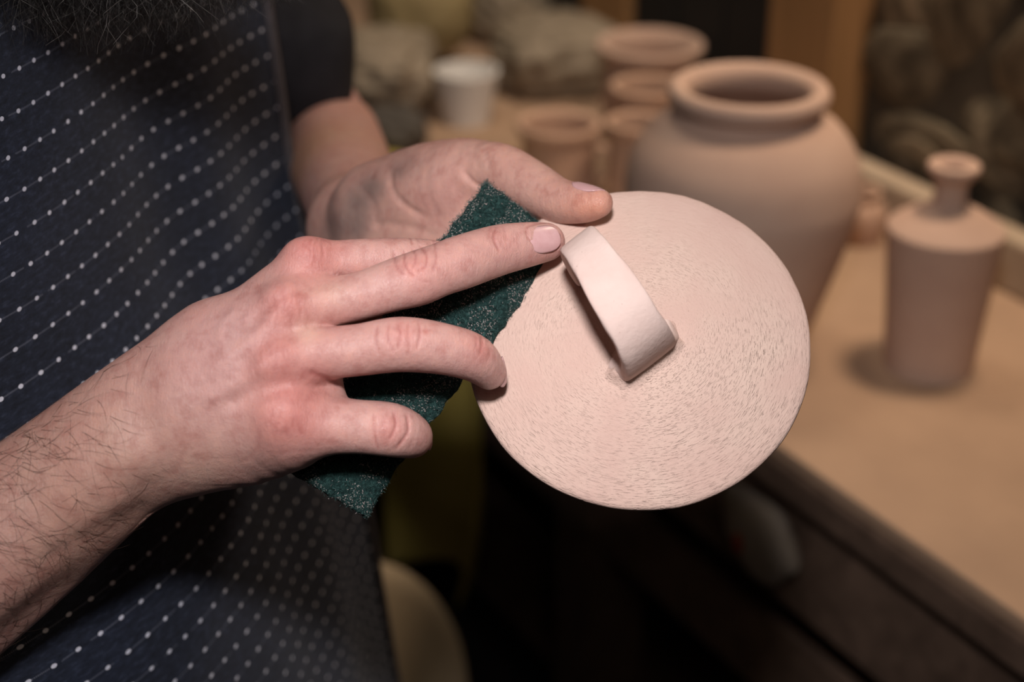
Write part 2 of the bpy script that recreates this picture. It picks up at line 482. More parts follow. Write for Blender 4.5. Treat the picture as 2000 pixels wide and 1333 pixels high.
pal(((312, 898, .630, 66), (175, 1010, .636, 78), (38, 1123, .640, 90), (-330, 1430, .622, 105)), .010)
pal(((400, 695, .620, 66), (505, 605, .621, 56), (600, 521, .622, 47)), .012)
pal(((390, 740, .613, 66), (480, 672, .610, 57), (562, 612, .612, 59)), .012)
pal(((380, 795, .613, 68), (465, 748, .608, 58), (542, 705, .607, 60)), .012)
pal(((375, 840, .617, 72), (460, 825, .613, 64), (547, 815, .608, 68)), .012)
pal(((395, 868, .631, 78), (490, 868, .628, 76), (570, 846, .619, 60)), .022)
pal(((430, 720, .634, 85), (500, 715, .634, 85), (575, 690, .632, 60)), .014)
pal(((250, 885, .607, 30), (262, 880, .607, 30)), .010)
for (x, y, d, r) in ((553, 592, .6035, 26), (530, 706, .5985, 27), (545, 808, .599, 34), (592, 503, .6165, 30)):
    pal(((x, y, d, r), (x + 10, y - 3, d, r)), .008)
hand = palm.copy()
for ch, k in ((R_INDEX, .006), (R_MIDDLE, .007), (R_RING, .007), (R_PINKY, .008), (R_THUMB, .010)):
    fg = g.new(); g.chain(fg, ch, 5, 0, .014)
    hand = smin(hand, smin(palm, fg, np.float32(k)), np.float32(.0007))
fg = g.new(); g.chain(fg, pp((628, 735, .620, 38), (636, 800, .620, 40)), 2, 0, .014)
hand = smin(hand, fg, np.float32(.010))
RV, RQ = surface_nets(hand, g)
RV = lap(RV, RQ, 2)
RN = vnormals(RV, RQ); RP = project(RV)
CRE = [  # creases over the finger joints and skin folds, drawn where they lie
    ([(770, 490), (773, 518), (789, 537)], .30, 3.2), ([(790, 488), (791, 518), (811, 541)], .32, 3.0), ([(806, 486), (812, 505), (806, 524)], .25, 2.6),
    ([(819, 480), (832, 497), (831, 520), (815, 529)], .32, 3.0), ([(847, 469), (852, 505), (845, 532)], .26, 3.0), ([(800, 535), (822, 548), (846, 552)], .15, 3),
    ([(969, 443), (964, 464), (976, 492)], .36, 3.2), ([(982, 443), (991, 470)], .18, 3.0), ([(958, 443), (953, 470)], .14, 3.0),
    ([(738, 636), (734, 662), (740, 689)], .26, 3.0), ([(759, 632), (757, 662), (771, 690)], .34, 3.0), ([(775, 632), (782, 655), (776, 684)], .26, 2.8),
    ([(798, 630), (796, 650), (802, 680)], .22, 2.8), ([(817, 627), (820, 655), (813, 684)], .32, 3.0), ([(830, 632), (832, 652)], .12, 2.5),
    ([(939, 655), (942, 672), (938, 692)], .34, 3.0), ([(930, 655), (931, 680)], .15, 3.0), ([(823, 647), (845, 645)], .16, 2.2),
    ([(730, 806), (732, 850), (739, 880)], .30, 3.2), ([(769, 804), (773, 832), (759, 862)], .36, 3.2), ([(794, 808), (797, 844), (771, 880)], .40, 3.5), ([(752, 806), (748, 836)], .14, 3),
    ([(470, 905), (500, 880), (505, 840)], .10, 5), ([(540, 895), (575, 880), (610, 885)], .05, 5), ([(325, 930), (345, 915), (360, 880)], .12, 8),
    ([(600, 725), (640, 742), (665, 750)], .35, 6), ([(596, 478), (606, 492), (600, 512)], .2, 3), ([(800, 462), (806, 478)], .3, 3), ([(812, 462), (818, 474)], .2, 3),
]
for q in RNG.uniform(0, 1, (60, 3)):      # small folds across the stretched knuckles
    kx, ky, rr = [(565, 600, 34), (535, 705, 36), (560, 810, 44), (610, 495, 26)][int(q[0] * 3.999)]
    ox, oy = (q[1] - .5) * 2 * rr, (q[2] - .5) * 2 * rr
    L = 8 + 14 * q[1]
    CRE.append(([(kx + ox + 3, ky + oy - L), (kx + ox - 2, ky + oy), (kx + ox + 2, ky + oy + L)], .10, 2.4))
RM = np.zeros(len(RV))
for (jx, jy, ang, hw) in ((812, 520, -.27, 40), (785, 660, .02, 40), (763, 838, .06, 42), (972, 470, -.2, 32), (940, 672, .35, 30), (720, 560, -.27, 36), (700, 680, 0, 36), (690, 832, .05, 40)):
    for q in range(13):
        o_ = RNG.normal(0, 24); l_ = RNG.uniform(-hw, hw * .4); L_ = RNG.uniform(10, 30); b_ = RNG.normal(0, 2.5)
        ca_, sa_ = math.cos(ang), math.sin(ang)
        CRE.append(([(jx + ca_ * (o_ + b_) - sa_ * l_, jy + sa_ * o_ + ca_ * l_), (jx + ca_ * o_ - sa_ * (l_ + L_ / 2), jy + sa_ * o_ + ca_ * (l_ + L_ / 2)), (jx + ca_ * (o_ + b_) - sa_ * (l_ + L_), jy + sa_ * o_ + ca_ * (l_ + L_))], .07, 2.0))
CRE.append(([(1102, 442), (1070, 434), (1036, 440), (1028, 450), (1034, 468), (1056, 482), (1086, 484), (1101, 476)], .28, 2.6))
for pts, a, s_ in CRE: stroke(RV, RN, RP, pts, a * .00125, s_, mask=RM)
# tendon ridges and hollows on the back of the hand
for pts, a, s_ in (([(400, 735), (480, 672), (545, 615)], -.7, 15), ([(390, 790), (470, 745), (525, 710)], -.6, 15), ([(480, 640), (540, 585), (600, 560), (680, 545)], .9, 13),
                   ([(470, 720), (520, 665), (590, 650)], .9, 16), ([(440, 790), (510, 770), (570, 750)], .9, 16), ([(440, 700), (430, 640), (470, 600)], -.4, 8), ([(80, 1105), (190, 1040), (300, 985)], 1.1, 22)):
    stroke(RV, RN, RP, pts, a * .001, s_)
RN = vnormals(RV, RQ)

def colour(V, spots, base):
    C = np.tile(np.array(base, float), (len(V), 1))
    for (px, py, d, r, c, w) in spots:
        if d is None:
            q = np.exp(-(np.linalg.norm(project(V) - np.array([px, py]), axis=1) / r) ** 2) * w
        else:
            p = pc(px, py, d); q = np.exp(-((np.linalg.norm(V - p, axis=1) / (r * d / F)) ** 2)) * w
        C = C * (1 - q[:, None]) + np.array(c) * q[:, None]
    return C
SK = (.545, .322, .29); RED = (.53, .165, .145); PALE = (.63, .43, .345); MAUVE = (.50, .295, .285); ARM_FALLOFF = (.44, .265, .20)
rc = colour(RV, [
    (150, 980, .62, 330, ARM_FALLOFF, .75), (430, 720, .605, 110, MAUVE, .6),  # forearm spot: fading light painted into the skin as a darker tone
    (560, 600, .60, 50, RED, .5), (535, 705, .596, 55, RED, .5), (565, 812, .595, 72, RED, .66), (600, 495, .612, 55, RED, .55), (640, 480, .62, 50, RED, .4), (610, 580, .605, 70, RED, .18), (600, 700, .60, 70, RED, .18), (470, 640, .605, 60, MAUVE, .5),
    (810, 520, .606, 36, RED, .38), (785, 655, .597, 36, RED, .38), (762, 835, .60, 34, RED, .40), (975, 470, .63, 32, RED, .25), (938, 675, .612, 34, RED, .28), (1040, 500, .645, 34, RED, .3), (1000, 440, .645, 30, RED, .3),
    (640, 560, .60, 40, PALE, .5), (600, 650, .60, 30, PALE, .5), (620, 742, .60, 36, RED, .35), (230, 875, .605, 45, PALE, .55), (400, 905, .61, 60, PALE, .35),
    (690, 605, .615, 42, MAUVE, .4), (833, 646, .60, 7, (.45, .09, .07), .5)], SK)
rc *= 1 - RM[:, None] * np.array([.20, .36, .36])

# ---- the left hand: palm up behind the pad, thumb across the lid's edge
L_THUMB = pp((740, 405, .765, 84), (860, 372, .735, 84), (962, 336, .706, 59), (1030, 362, .690, 53), (1088, 391, .675, 45), (1140, 398, .6635, 38), (1169, 397, .6585, 29))
def lfinger(m, a, b, c, r): return pp((*m, r), (*a, r * .95), (*b, r * .88), (*c, r * .75))
gl = Grid((-.170, -.02, .645), (.085, .170, 1.075), .00100)
lp = gl.new()
def lal(rows, k=.012, sub=3): gl.chain(lp, pp(*rows), sub, k, .018)
lal(((640, 280, 1.03, 104), (668, 335, .93, 98), (690, 400, .85, 92), (708, 448, .795, 94)), 0)
lal(((708, 448, .795, 94), (760, 455, .765, 96), (850, 455, .745, 90)), .014)
lal(((760, 400, .762, 80), (845, 378, .738, 92), (900, 362, .722, 80)), .012)
for (m, r) in (((1000, 455, .703), 56), ((985, 520, .706), 56), ((960, 590, .708), 54), ((930, 655, .708), 50)):
    lal(((760, 470 + (m[1] - 455) * .45, .765, 70), (*m, r)), .014)
left = lp.copy()
LF = [lfinger((1000, 455, .703), (1120, 480, .708), (1230, 515, .694), (1290, 530, .686), 44), lfinger((985, 520, .706), (1120, 560, .709), (1240, 600, .690), (1310, 620, .680), 45),
      lfinger((960, 590, .708), (1090, 640, .706), (1200, 690, .684), (1265, 715, .674), 43), lfinger((930, 655, .708), (1030, 715, .702), (1110, 760, .680), (1160, 785, .672), 38)]
for ch, k in [(L_THUMB, .010)] + [(c, .008) for c in LF]:
    fg = gl.new(); gl.chain(fg, ch, 5, 0, .016)
    left = smin(left, smin(lp, fg, np.float32(k)), np.float32(.0008))
LV, LQ = surface_nets(left, gl)
LV = lap(LV, LQ, 3)
LN = vnormals(LV, LQ); LP = project(LV)
for pts, a, s_ in (([(905, 335), (925, 357), (948, 370)], .9, 5), ([(764, 335), (765, 368), (790, 400), (830, 425)], .9, 7), ([(1058, 336), (1064, 350)], .4, 3.5), ([(1072, 342), (1078, 356)], .3, 3),
                   ([(925, 300), (935, 330)], .3, 5), ([(945, 295), (955, 325)], .25, 5), ([(880, 320), (900, 350), (935, 375)], -.4, 12), ([(730, 440), (780, 440), (850, 458)], .7, 8), ([(700, 360), (730, 400), (735, 450)], .5, 8), ([(1100, 352), (1150, 362), (1188, 376)], .25, 3)):
    stroke(LV, LN, LP, pts, a * .001, s_)
LSK = (.57, .335, .28); DIRT = (.20, .155, .14)
lc = colour(LV, [(600, 330, .90, 120, (.50, .29, .17), .8), (870, 380, .71, 60, (.60, .33, .30), .5), (985, 300, .70, 50, (.64, .36, .29), .4), (1130, 405, .65, 50, (.60, .29, .20), .6), (1170, 400, .65, 40, (.58, .27, .17), .5),
                 (700, 395, None, 36, DIRT, .75), (728, 365, None, 24, DIRT, .75), (778, 335, None, 18, DIRT, .6), (655, 440, None, 42, DIRT, .7), (700, 440, None, 24, DIRT, .5), (800, 318, None, 26, DIRT, .35), (690, 460, None, 26, DIRT, .5)], LSK)

# ---- torso, neck, head, upper arms (world coordinates, coarser)
gt = Grid((-.56, .20, -.02), (.06, 1.16, 1.70), .0075)
bd = gt.new()
FWD = np.array([.957, -.287, 0]); SIDE = np.array([.287, .957, 0])   # the person's front and left
TC = np.array([-.335, .775, 0])
def tw(f, s, z): return TC + FWD * f + SIDE * s + np.array([0, 0, z])
def body(f, rows, k=.03, sub=3, m=.05): gt.chain(f, np.array([[*p, r] for p, r in rows]), sub, k, m)
torso_rows = [[(tw(-.03, s, .82), .075), (tw(.0, s, 1.0), .08), (tw(-.01, s * 1.15, 1.18), .085), (tw(-.03, s * 1.2, 1.28), .07)] for s in (-.075, .075)]
def torso(f, add=0.0):
    for rows in torso_rows: body(f, [(p, r + add) for p, r in rows])
    body(f, [(tw(-.02, -.05, .84), .09 + add), (tw(-.02, .05, .84), .09 + add)])
w2 = lambda px, py, d: cam2world(pc(px, py, d))
R_SH, R_EL = tw(-.02, -.185, 1.30), w2(-520, 1440, .612)
L_SH, L_EL = tw(-.01, .185, 1.31), w2(640, 280, 1.03)
torso(bd)
body(bd, [(tw(.0, 0, 1.30), .06), (tw(.07, -.01, 1.40), .056)])
HC = tw(.115, -.03, 1.47)
body(bd, [(HC + FWD * -.03, .088), (HC + FWD * .02 + np.array([0, 0, -.01]), .078)], .02)
body(bd, [(HC + FWD * .055 + np.array([0, 0, -.07]), .05), (HC + FWD * .07 + np.array([0, 0, -.10]), .035)], .02)
body(bd, [(HC + FWD * .095 + np.array([0, 0, -.01]), .012), (HC + FWD * .112 + np.array([0, 0, -.045]), .016)], .012)
for s in (-1, 1):
    body(bd, [(HC + SIDE * .085 * s + np.array([0, 0, -.02]), .018), (HC + SIDE * .088 * s + np.array([0, 0, .02]), .02)], .01)
body(bd, [(R_SH, .058), ((R_SH + R_EL) / 2, .047), (R_EL, .042)], .03)
body(bd, [(R_EL, .042), (w2(-330, 1310, .609), .028)], .02)
body(bd, [(L_SH, .058), ((L_SH + L_EL) / 2, .046), (L_EL, .034)], .03)
for s in (-.09, .09):
    body(bd, [(tw(-.02, s, .84), .085), (tw(.0, s, .46), .058), (tw(-.02, s, .09), .04)], .03)
TV, TQ = surface_nets(bd, gt); TV = lap(TV, TQ, 3)
RW, LW = cam2world(RV), cam2world(LV)
BV = np.concatenate([RW, LW, TV]); BQ = np.concatenate([RQ, LQ + len(RW), TQ + len(RW) + len(LW)])
if True:   # (right, up, depth) is left-handed, so those two sets turn inside out in the world
    BQ[:len(RQ) + len(LQ)] = BQ[:len(RQ) + len(LQ), ::-1]
person_mesh = np_mesh('person', BV, BQ)
ca = person_mesh.attributes.new('skin_col', 'FLOAT_COLOR', 'POINT')
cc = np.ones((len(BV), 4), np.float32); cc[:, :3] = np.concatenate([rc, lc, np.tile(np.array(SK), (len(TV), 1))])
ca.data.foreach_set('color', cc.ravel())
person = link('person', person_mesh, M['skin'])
tag(person, 'bearded person in a dark dotted apron rubbing a clay lid with a green pad', 'person')

# shirt and trousers (same skeleton, a little thicker)
sh = gt.new()
torso(sh, .010)
body(sh, [(R_SH, .068), (R_SH * .45 + R_EL * .55, .062)], .03)
SL_END = L_SH * .22 + L_EL * .78
body(sh, [(L_SH, .070), (L_SH * .6 + L_EL * .4, .060), (SL_END, .061)], .03)
SV, SQ = surface_nets(sh, gt); SV = lap(SV, SQ, 2)
SV += .002 * np.sin(SV[:, [2, 0, 1]] * 90)
shirt = link('shirt', np_mesh('shirt', SV, SQ), M['shirt'], person)
shirt['label'] = 'plain black short-sleeved shirt'
tr = gt.new()
for s in (-.09, .09): body(tr, [(tw(-.02, s, .86), .102), (tw(.0, s, .46), .072), (tw(-.02, s, .07), .062)], .03)
XV, XQ = surface_nets(tr, gt)
trousers = link('trousers', np_mesh('trousers', lap(XV, XQ, 2), XQ), M['trousers'], person); trousers['label'] = 'dark trousers'
for s in (-.09, .09):
    fs = gt.new(); body(fs, [(tw(-.04, s, .045), .045), (tw(.06, s, .04), .045), (tw(.15, s, .033), .036)], 0)
    HV, HQ = surface_nets(fs, gt); HV[:, 2] = np.maximum(HV[:, 2], 0.0)
    link('shoe', np_mesh('shoe', HV, HQ), M['shoe'], person)

# apron: a hanging sheet with its far edge hemmed
zk = [1.30, 1.168, 1.079, 1.028, .93, .83, .69, .56]
xk = [-.150, -.137, -.130, -.122, -.105, -.091, -.076, -.070]
NS, NZ = 90, 110
plan = catmull(np.array([(0.0, .872), (-.018, .80), (-.040, .72), (-.078, .60), (-.120, .52), (-.19, .455)]), 40)
plan2 = catmull(np.array([(0.0, .872), (-.006, .80), (-.018, .72), (-.050, .60), (-.098, .52), (-.175, .455)]), 40)
seg = np.r_[0, np.cumsum(np.linalg.norm(np.diff(plan, axis=0), axis=1))]
sv = np.linspace(0, seg[-1], NS); plx = np.interp(sv, seg, plan[:, 0]); ply = np.interp(sv, seg, plan[:, 1])
zz = np.linspace(1.30, .56, NZ)
AV = np.zeros((NZ, NS, 3))
for i, z in enumerate(zz):
    xe = np.interp(-z, [-q for q in zk], xk)
    fold = .0035 * np.sin(sv * 52 + z * 3.0) * np.exp(-((sv - .09) / .09) ** 2) + .004 * np.sin(sv * 21 + 1.5 - z * 5)
    low = np.clip((1.0 - z) / .4, 0, 1)
    wl = np.clip((1.10 - z) / .16, 0, 1); wl = wl * wl * (3 - 2 * wl)
    AV[i, :, 0] = xe + plx * (1 - wl) + np.interp(sv, seg, plan2[:, 0]) * wl + fold * (1 - .6 * low) - .004
    AV[i, :, 1] = ply
    AV[i, :, 2] = z
idx = np.arange(NZ * NS).reshape(NZ, NS)
AQ = np.stack([idx[:-1, :-1], idx[1:, :-1], idx[1:, 1:], idx[:-1, 1:]], -1).reshape(-1, 4)[:, ::-1]
ame = np_mesh('apron', AV.reshape(-1, 3), AQ)
uvl = ame.uv_layers.new(name='UVMap')
uvs = np.stack([np.tile(sv, (NZ, 1)), np.tile(zz[:, None], (1, NS))], -1).reshape(-1, 2).astype(np.float32)
vi = np.zeros(len(ame.loops), np.int32); ame.loops.foreach_get('vertex_index', vi)
uvl.data.foreach_set('uv', uvs[vi].ravel())
apron = link('apron', ame, M['apron'], person)
md = apron.modifiers.new('thick', 'SOLIDIFY'); md.thickness = .0016; md.offset = 1
apron['label'] = 'navy apron with rows of pale dots'
hv, hq = [], []
for i in range(NZ):
    p = AV[i, 0]
    for dx, dy in ((.0045, -.004), (.0045, .004), (-.0035, .004), (-.0035, -.004)): hv.append(p + np.array([dx, dy, 0]))
for i in range(NZ - 1):
    for j in range(4): hq.append((i * 4 + j, i * 4 + (j + 1) % 4, i * 4 + 4 + (j + 1) % 4, i * 4 + 4 + j))
hem = link('hem', np_mesh('hem', hv, hq), M['hem'], apron); hem['label'] = 'grey hemmed edge'

# fingernails
def nail(name, centre, axis, normal, rad, length, width, parent, mat='nail', label=None):
    """curved plate: centre lies on the finger's surface (camera frame)"""
    a = np.array(axis, float); a /= np.linalg.norm(a)
    n = np.array(normal, float); n -= a * (n @ a); n /= np.linalg.norm(n)
    b = np.cross(n, a); c = np.array(centre, float)
    nu, nv = 22, 18; V = []
    for i in range(nu):
        u = -1 + 2 * i / (nu - 1)
        wu = (1 - abs(u) ** (3.0 if u > 0 else 2.3)) ** .5 if abs(u) < 1 else 0
        for j in range(nv):
            v = (-1 + 2 * j / (nv - 1)) * max(wu, .03)
            ang = v * width / 2 / rad
            lift = .00012 + .0001 * (1 - v * v) - .0006 * (max(0, -u) ** 6) - .00025 * abs(v) ** 6
            V.append(c + a * u * length / 2 + b * rad * math.sin(ang) + n * (rad * (math.cos(ang) - 1) + lift - .00085 * max(u, 0) ** 2))
    I = np.arange(nu * nv).reshape(nu, nv)
    Q = np.stack([I[:-1, :-1], I[1:, :-1], I[1:, 1:], I[:-1, 1:]], -1).reshape(-1, 4)
    o = link(name, np_mesh(name, cam2world(np.array(V)), Q), M[mat], parent)
    m_ = o.modifiers.new('thick', 'SOLIDIFY'); m_.thickness = .0004; m_.offset = -1
    if label: o['label'] = label
    return o
def surf(V, N, px, py):
    """front-most skin point under a place of the picture plane"""
    q = project(V); m = np.where((np.abs(q[:, 0] - px) < 6) & (np.abs(q[:, 1] - py) < 6))[0]
    k = m[np.argmin(V[m, 2])]
    return V[k], N[k]
mc, mn = surf(RV, RN, 1068, 461)
ax_m = R_MIDDLE[-1, :3] - R_MIDDLE[-3, :3]
nail('fingernail', mc, ax_m, mn + np.array([0, .05, 0]), .0085, .0158, .0118, person, label='pink fingernail')
ring_c = R_RING[-1, :3] + np.array([.0062, .0004, .0008])
nail('fingernail', ring_c, (.14, -.62, .62), (.93, .12, -.30), .0068, .0125, .0110, person, label='fingernail seen edge on')
pk = R_PINKY[-1, :3] + np.array([.0071, .0005, .0])
nail('fingernail', pk, (.05, -.30, .9), (.95, .2, -.1), .0072, .0110, .0100, person, label='fingernail seen edge on')
th = L_THUMB[-1, :3] * .5 + L_THUMB[-2, :3] * .5
ax_t = L_THUMB[-1, :3] - L_THUMB[-3, :3]
nail('fingernail', th + ax_t / np.linalg.norm(ax_t) * -.0008 + np.array([0, .0073, .0002]), ax_t + np.array([0, -.0035, 0]), (.12, .95, -.10), .0085, .0160, .0125, person, label='thumbnail seen from the side')

# hairs
def tubes(name, paths, rads, mat, parent, fib=None):
    """many hairs as one mesh; paths (n, k, 3) in world, rads (n,)"""
    n, k, _ = paths.shape
    T = np.gradient(paths, axis=1); T /= np.linalg.norm(T, axis=2, keepdims=True) + 1e-12
    ref = np.where(np.abs(T[..., 2:3]) > .8, np.array([1., 0, 0]), np.array([0, 0, 1.]))
    A = np.cross(T, ref); A /= np.linalg.norm(A, axis=2, keepdims=True) + 1e-12
    B = np.cross(T, A)
    tap = np.linspace(1, .25, k)[None, :, None]
    rings = [paths + (A * math.cos(q) + B * math.sin(q)) * rads[:, None, None] * tap for q in (0, 2.094, 4.189)]
    V = np.stack(rings, 2).reshape(-1, 3)
    I = np.arange(n * k * 3).reshape(n, k, 3)
    Q = np.concatenate([np.stack([I[:, :-1, j], I[:, :-1, (j + 1) % 3], I[:, 1:, (j + 1) % 3], I[:, 1:, j]], -1).reshape(-1, 4) for j in range(3)])
    me = np_mesh(name, V, Q)
    if fib is not None:
        at = me.attributes.new('fib', 'FLOAT', 'POINT'); at.data.foreach_set('value', np.repeat(fib, k * 3).astype(np.float32))
    o = link(name, me, mat, parent); o['kind'] = 'stuff'
    return o
m = np.where((RN[:, 2] < -.05) & (RP[:, 0] > -120) & (RP[:, 0] < 330) & (RP[:, 1] > 560))[0]
wgt = np.clip((330 - RP[m, 0]) / 330, 0.02, 1) ** 1.1
dl = RP[m, 1] - (870 - .72 * RP[m, 0]); wgt *= np.where((dl > 10) & (dl < 330), 1, .25)
pick = RNG.choice(m, 520, replace=False, p=wgt / wgt.sum())
p0 = RV[pick]; n0 = RN[pick]
base_dir = np.array([.80, -.15, 0]) + np.array([.0, -.75, 0]) * np.clip((RP[pick, 1] - (870 - .72 * RP[pick, 0])) / 330, 0, 1)[:, None] + RNG.normal(0, .42, (520, 3)) * np.array([1, 1, 0])
base_dir = base_dir - n0 * np.sum(base_dir * n0, 1, keepdims=True); base_dir /= np.linalg.norm(base_dir, axis=1, keepdims=True)
side = np.cross(n0, base_dir); L = RNG.uniform(.006, .017, 520); bend = RNG.normal(0, .45, 520)
ts = np.linspace(0, 1, 7)
paths = np.stack([p0 + (base_dir * t_ * L[:, None]) + side * (bend * L * t_ * t_)[:, None] + n0 * (.0001 + .0012 * t_ * (1 - .55 * t_)) for t_ in ts], 1)
tubes('arm_hair', cam2world(paths), RNG.uniform(.00004, .00008, 520), M['hair'], person)
# beard
nb_ = 7500
ux = RNG.beta(1.6, 2.0, nb_); bx = -60 + 600 * ux
tip = np.where(RNG.random(nb_) < .35, RNG.uniform(40, 104, nb_), RNG.uniform(-30, 66, nb_)) * np.clip(1.12 - ((bx - 150) / 330) ** 2, .1, 1)
dep = RNG.uniform(.635, .70, nb_)
top = np.stack([(bx + RNG.normal(0, 40, nb_) - 1000) / F * dep, (666.5 + RNG.uniform(60, 200, nb_)) / F * dep, dep], 1)
end = np.stack([(bx + RNG.normal(0, 45, nb_) - 1000) / F * dep, (666.5 - tip) / F * dep, dep + RNG.normal(0, .006, nb_)], 1)
ts = np.linspace(0, 1, 11); ph = RNG.uniform(0, 6.28, (nb_, 2)); fr = RNG.uniform(2, 7, (nb_, 1)); am = RNG.uniform(.001, .0055, nb_)
paths = np.stack([top + (end - top) * t_ + np.stack([am * np.sin(ph[:, 0] + fr[:, 0] * t_ * 2), am * .4 * np.sin(ph[:, 1] + 5 * t_), am * np.cos(ph[:, 1] + fr[:, 0] * t_ * 2)], 1) for t_ in ts], 1)
beard = tubes('beard', cam2world(paths), RNG.uniform(.00005, .00011, nb_), M['beard'], person, RNG.random(nb_)); beard['label'] = 'curly black beard'

# ------------------------------------------------------------------ the clay lid
LC = np.array(P(1246, 668, .650))
vr = LC - np.array([0, 0, CZ]); vr /= np.linalg.norm(vr)
upv = np.array([0, SP, CP]); upv -= vr * (upv @ vr); upv /= np.linalg.norm(upv)
TILT = math.radians(22)
nz_ = -vr * math.cos(TILT) + upv * math.sin(TILT)
ex = np.array([1., 0, 0]); ex -= nz_ * (ex @ nz_); ex /= np.linalg.norm(ex)
ey = np.cross(nz_, ex)
lid_rot = Matrix((ex, ey, nz_)).transposed()
R0 = .0703
prof = smooth_profile([(0, .0105), (.012, .0102), (.028, .0082), (.045, .0048), (.058, .0016), (.0655, -.0002)], 8) + [(R0 - .0012, -.0010), (R0 - .0002, -.0020), (R0, -.0036), (R0 - .0008, -.0056), (R0 - .003, -.0066)] + [(.05, -.003), (.03, .001), (.0, .004)]
bm = lathe(prof, 220, .0035, 5)
for v in bm.verts:
    a = math.atan2(v.co.y, v.co.x); r = v.co.xy.length
    v.co.z += .0004 * math.sin(3 * a + 1) * (r / R0) + .00025 * math.sin(11 * a) * (r / R0) ** 4 + .00012 * math.sin(41 * a + 2 * math.sin(5 * a)) * (r / R0) ** 8
lid = bm_obj('pot_lid', bm, M['lid'])
lid.matrix_world = Matrix.Translation(Vector(LC)) @ lid_rot.to_4x4()
tag(lid, 'round pale pink unfired clay lid with strap handle held in both hands', 'lid')
# strap handle
dirv = np.array([-.49, .872, 0]); perp = np.array([.80, .60, .10]); sway = np.array([.872, .49, 0])
foot = np.array([.0004, -.0062, 0]); S_, H_, LEAN = .0262, .0240, -.0010
cc_ = foot + dirv * S_ * .66
nphi, ncs = 60, 28
V = []
for i in range(nphi + 1):
    phi = math.pi * (-.24 + 1.46 * i / nphi)
    c_, s_ = math.cos(phi), math.sin(phi)
    sc = lambda q: math.copysign(abs(q) ** .90, q)
    p = cc_ - dirv * S_ * sc(c_) + dirv * LEAN * max(s_, 0) + np.array([0, 0, .0265 + H_ * sc(s_)]) - sway * .14 * H_ * (s_ + .5)
    tg = dirv * S_ * s_ + (np.array([0, 0, 1]) - sway * .15) * H_ * c_; tg /= np.linalg.norm(tg)
    nn = np.cross(tg, perp); nn = -nn if nn @ (p - cc_ - np.array([0, 0, .01])) < 0 else nn
    q = min(max((s_ + .77) / 1.77, 0), 1)
    fb = min(max((phi - 1.2) / 1.1, 0), 1); fb = fb * fb * (3 - 2 * fb); w = .0104 - .0020 * fb + .0038 * (1 - fb) * (1 - q) ** 1.5; th_ = .0027 + .0030 * (1 - q) ** 6
    if q < .30 and phi < 1.7: w += .0026 * (1 - q / .30) ** 2; th_ += .0030 * (1 - q / .30) ** 2
    for j in range(ncs):
        a = 2 * math.pi * j / ncs
        ca_, sa_ = math.cos(a), math.sin(a)
        se = lambda v_, e: math.copysign(abs(v_) ** e, v_)
        wob = 1 + .012 * math.sin(i * .5 + j) + .01 * math.sin(i * .9)
        V.append(p + perp * w * se(ca_, .38) * wob + nn * th_ * se(sa_, .5) * wob)
I = np.arange((nphi + 1) * ncs).reshape(nphi + 1, ncs)
Q = np.stack([I[:-1], np.roll(I[:-1], -1, 1), np.roll(I[1:], -1, 1), I[1:]], -1).reshape(-1, 4)
hme = np_mesh('handle', V, Q)
bm = bmesh.new(); bm.from_mesh(hme); bmesh.ops.recalc_face_normals(bm, faces=bm.faces); bm.to_mesh(hme); bm.free()
handle = link('handle', hme, M['handle'], lid); handle['label'] = 'arched strap handle'
md = handle.modifiers.new('s', 'SUBSURF'); md.levels = md.render_levels = 1
# smeared clay that joins each foot to the lid
for sgn_, ctr in ((-1, foot),):
    bm = bmesh.new(); n1, n2 = 40, 8; rings = []
    for k in range(n2 + 1):
        q = k / n2; ring = []
        for i in range(n1):
            a = 2 * math.pi * i / n1
            rx = (.0135 + .0055 * q) * abs(math.cos(a)) ** .0 ; 
            e1 = math.copysign(abs(math.cos(a)) ** .7, math.cos(a)); e2 = math.copysign(abs(math.sin(a)) ** .7, math.sin(a))
            j_ = 1 + .05 * math.sin(5 * a + sgn_) + .03 * math.sin(9 * a)
            pt = ctr + perp * e1 * (.0140 + .0060 * q) * j_ + dirv * e2 * (.0050 + .0075 * q) * j_ - dirv * .0042
            r_ = math.hypot(pt[0], pt[1]); zl = np.interp(r_, [0, .012, .028, .045, .058, .0655], [.0105, .0102, .0082, .0048, .0016, -.0002])
            ring.append(bm.verts.new((pt[0], pt[1], zl - .0007 + .0050 * (1 - q) ** 2.0)))
        rings.append(ring)
    bm.faces.new(rings[0])
    for a_, b_ in zip(rings, rings[1:]):
        for i in range(n1): bm.faces.new((a_[i], b_[i], b_[(i + 1) % n1], a_[(i + 1) % n1]))
    bm_obj('clay_fillet', bm, M['lid'], lid)

# ------------------------------------------------------------------ scouring pad
ctl = np.array([pc(1034, 412, .6655), pc(985, 477, .6565), pc(935, 543, .6490), pc(880, 615, .6440), pc(820, 694, .6390), pc(757, 777, .6355), pc(694, 860, .6350), pc(632, 962, .6310)])
cl = catmull(ctl, 16); npd = len(cl)
T = np.gradient(cl, axis=0); T /= np.linalg.norm(T, axis=1, keepdims=True)
W = np.array([.80, -.52, .16]); NW = 36; TH = .0075
PV = []; 
def padpoint(i, v, side_):
    t_ = T[i]; b = W - t_ * (W @ t_); b /= np.linalg.norm(b)
    n = np.cross(t_, b); n = n if n[2] < 0 else -n
    w = .0212 * (1 + .02 * math.sin(i * .7)) * (1 - .10 * (i / npd) * 0)
    sag = -.0016 * v * v
    e = min(i, npd - 1 - i) / 3.0
    edge = max(abs(v) ** 8, max(0, 1 - e) ** 2 * .8)
    z = (0 if side_ else -TH) + (-.0026 if side_ else .0022) * edge + sag
    return cl[i] + b * v * w + n * z
vs = np.linspace(-1, 1, NW)
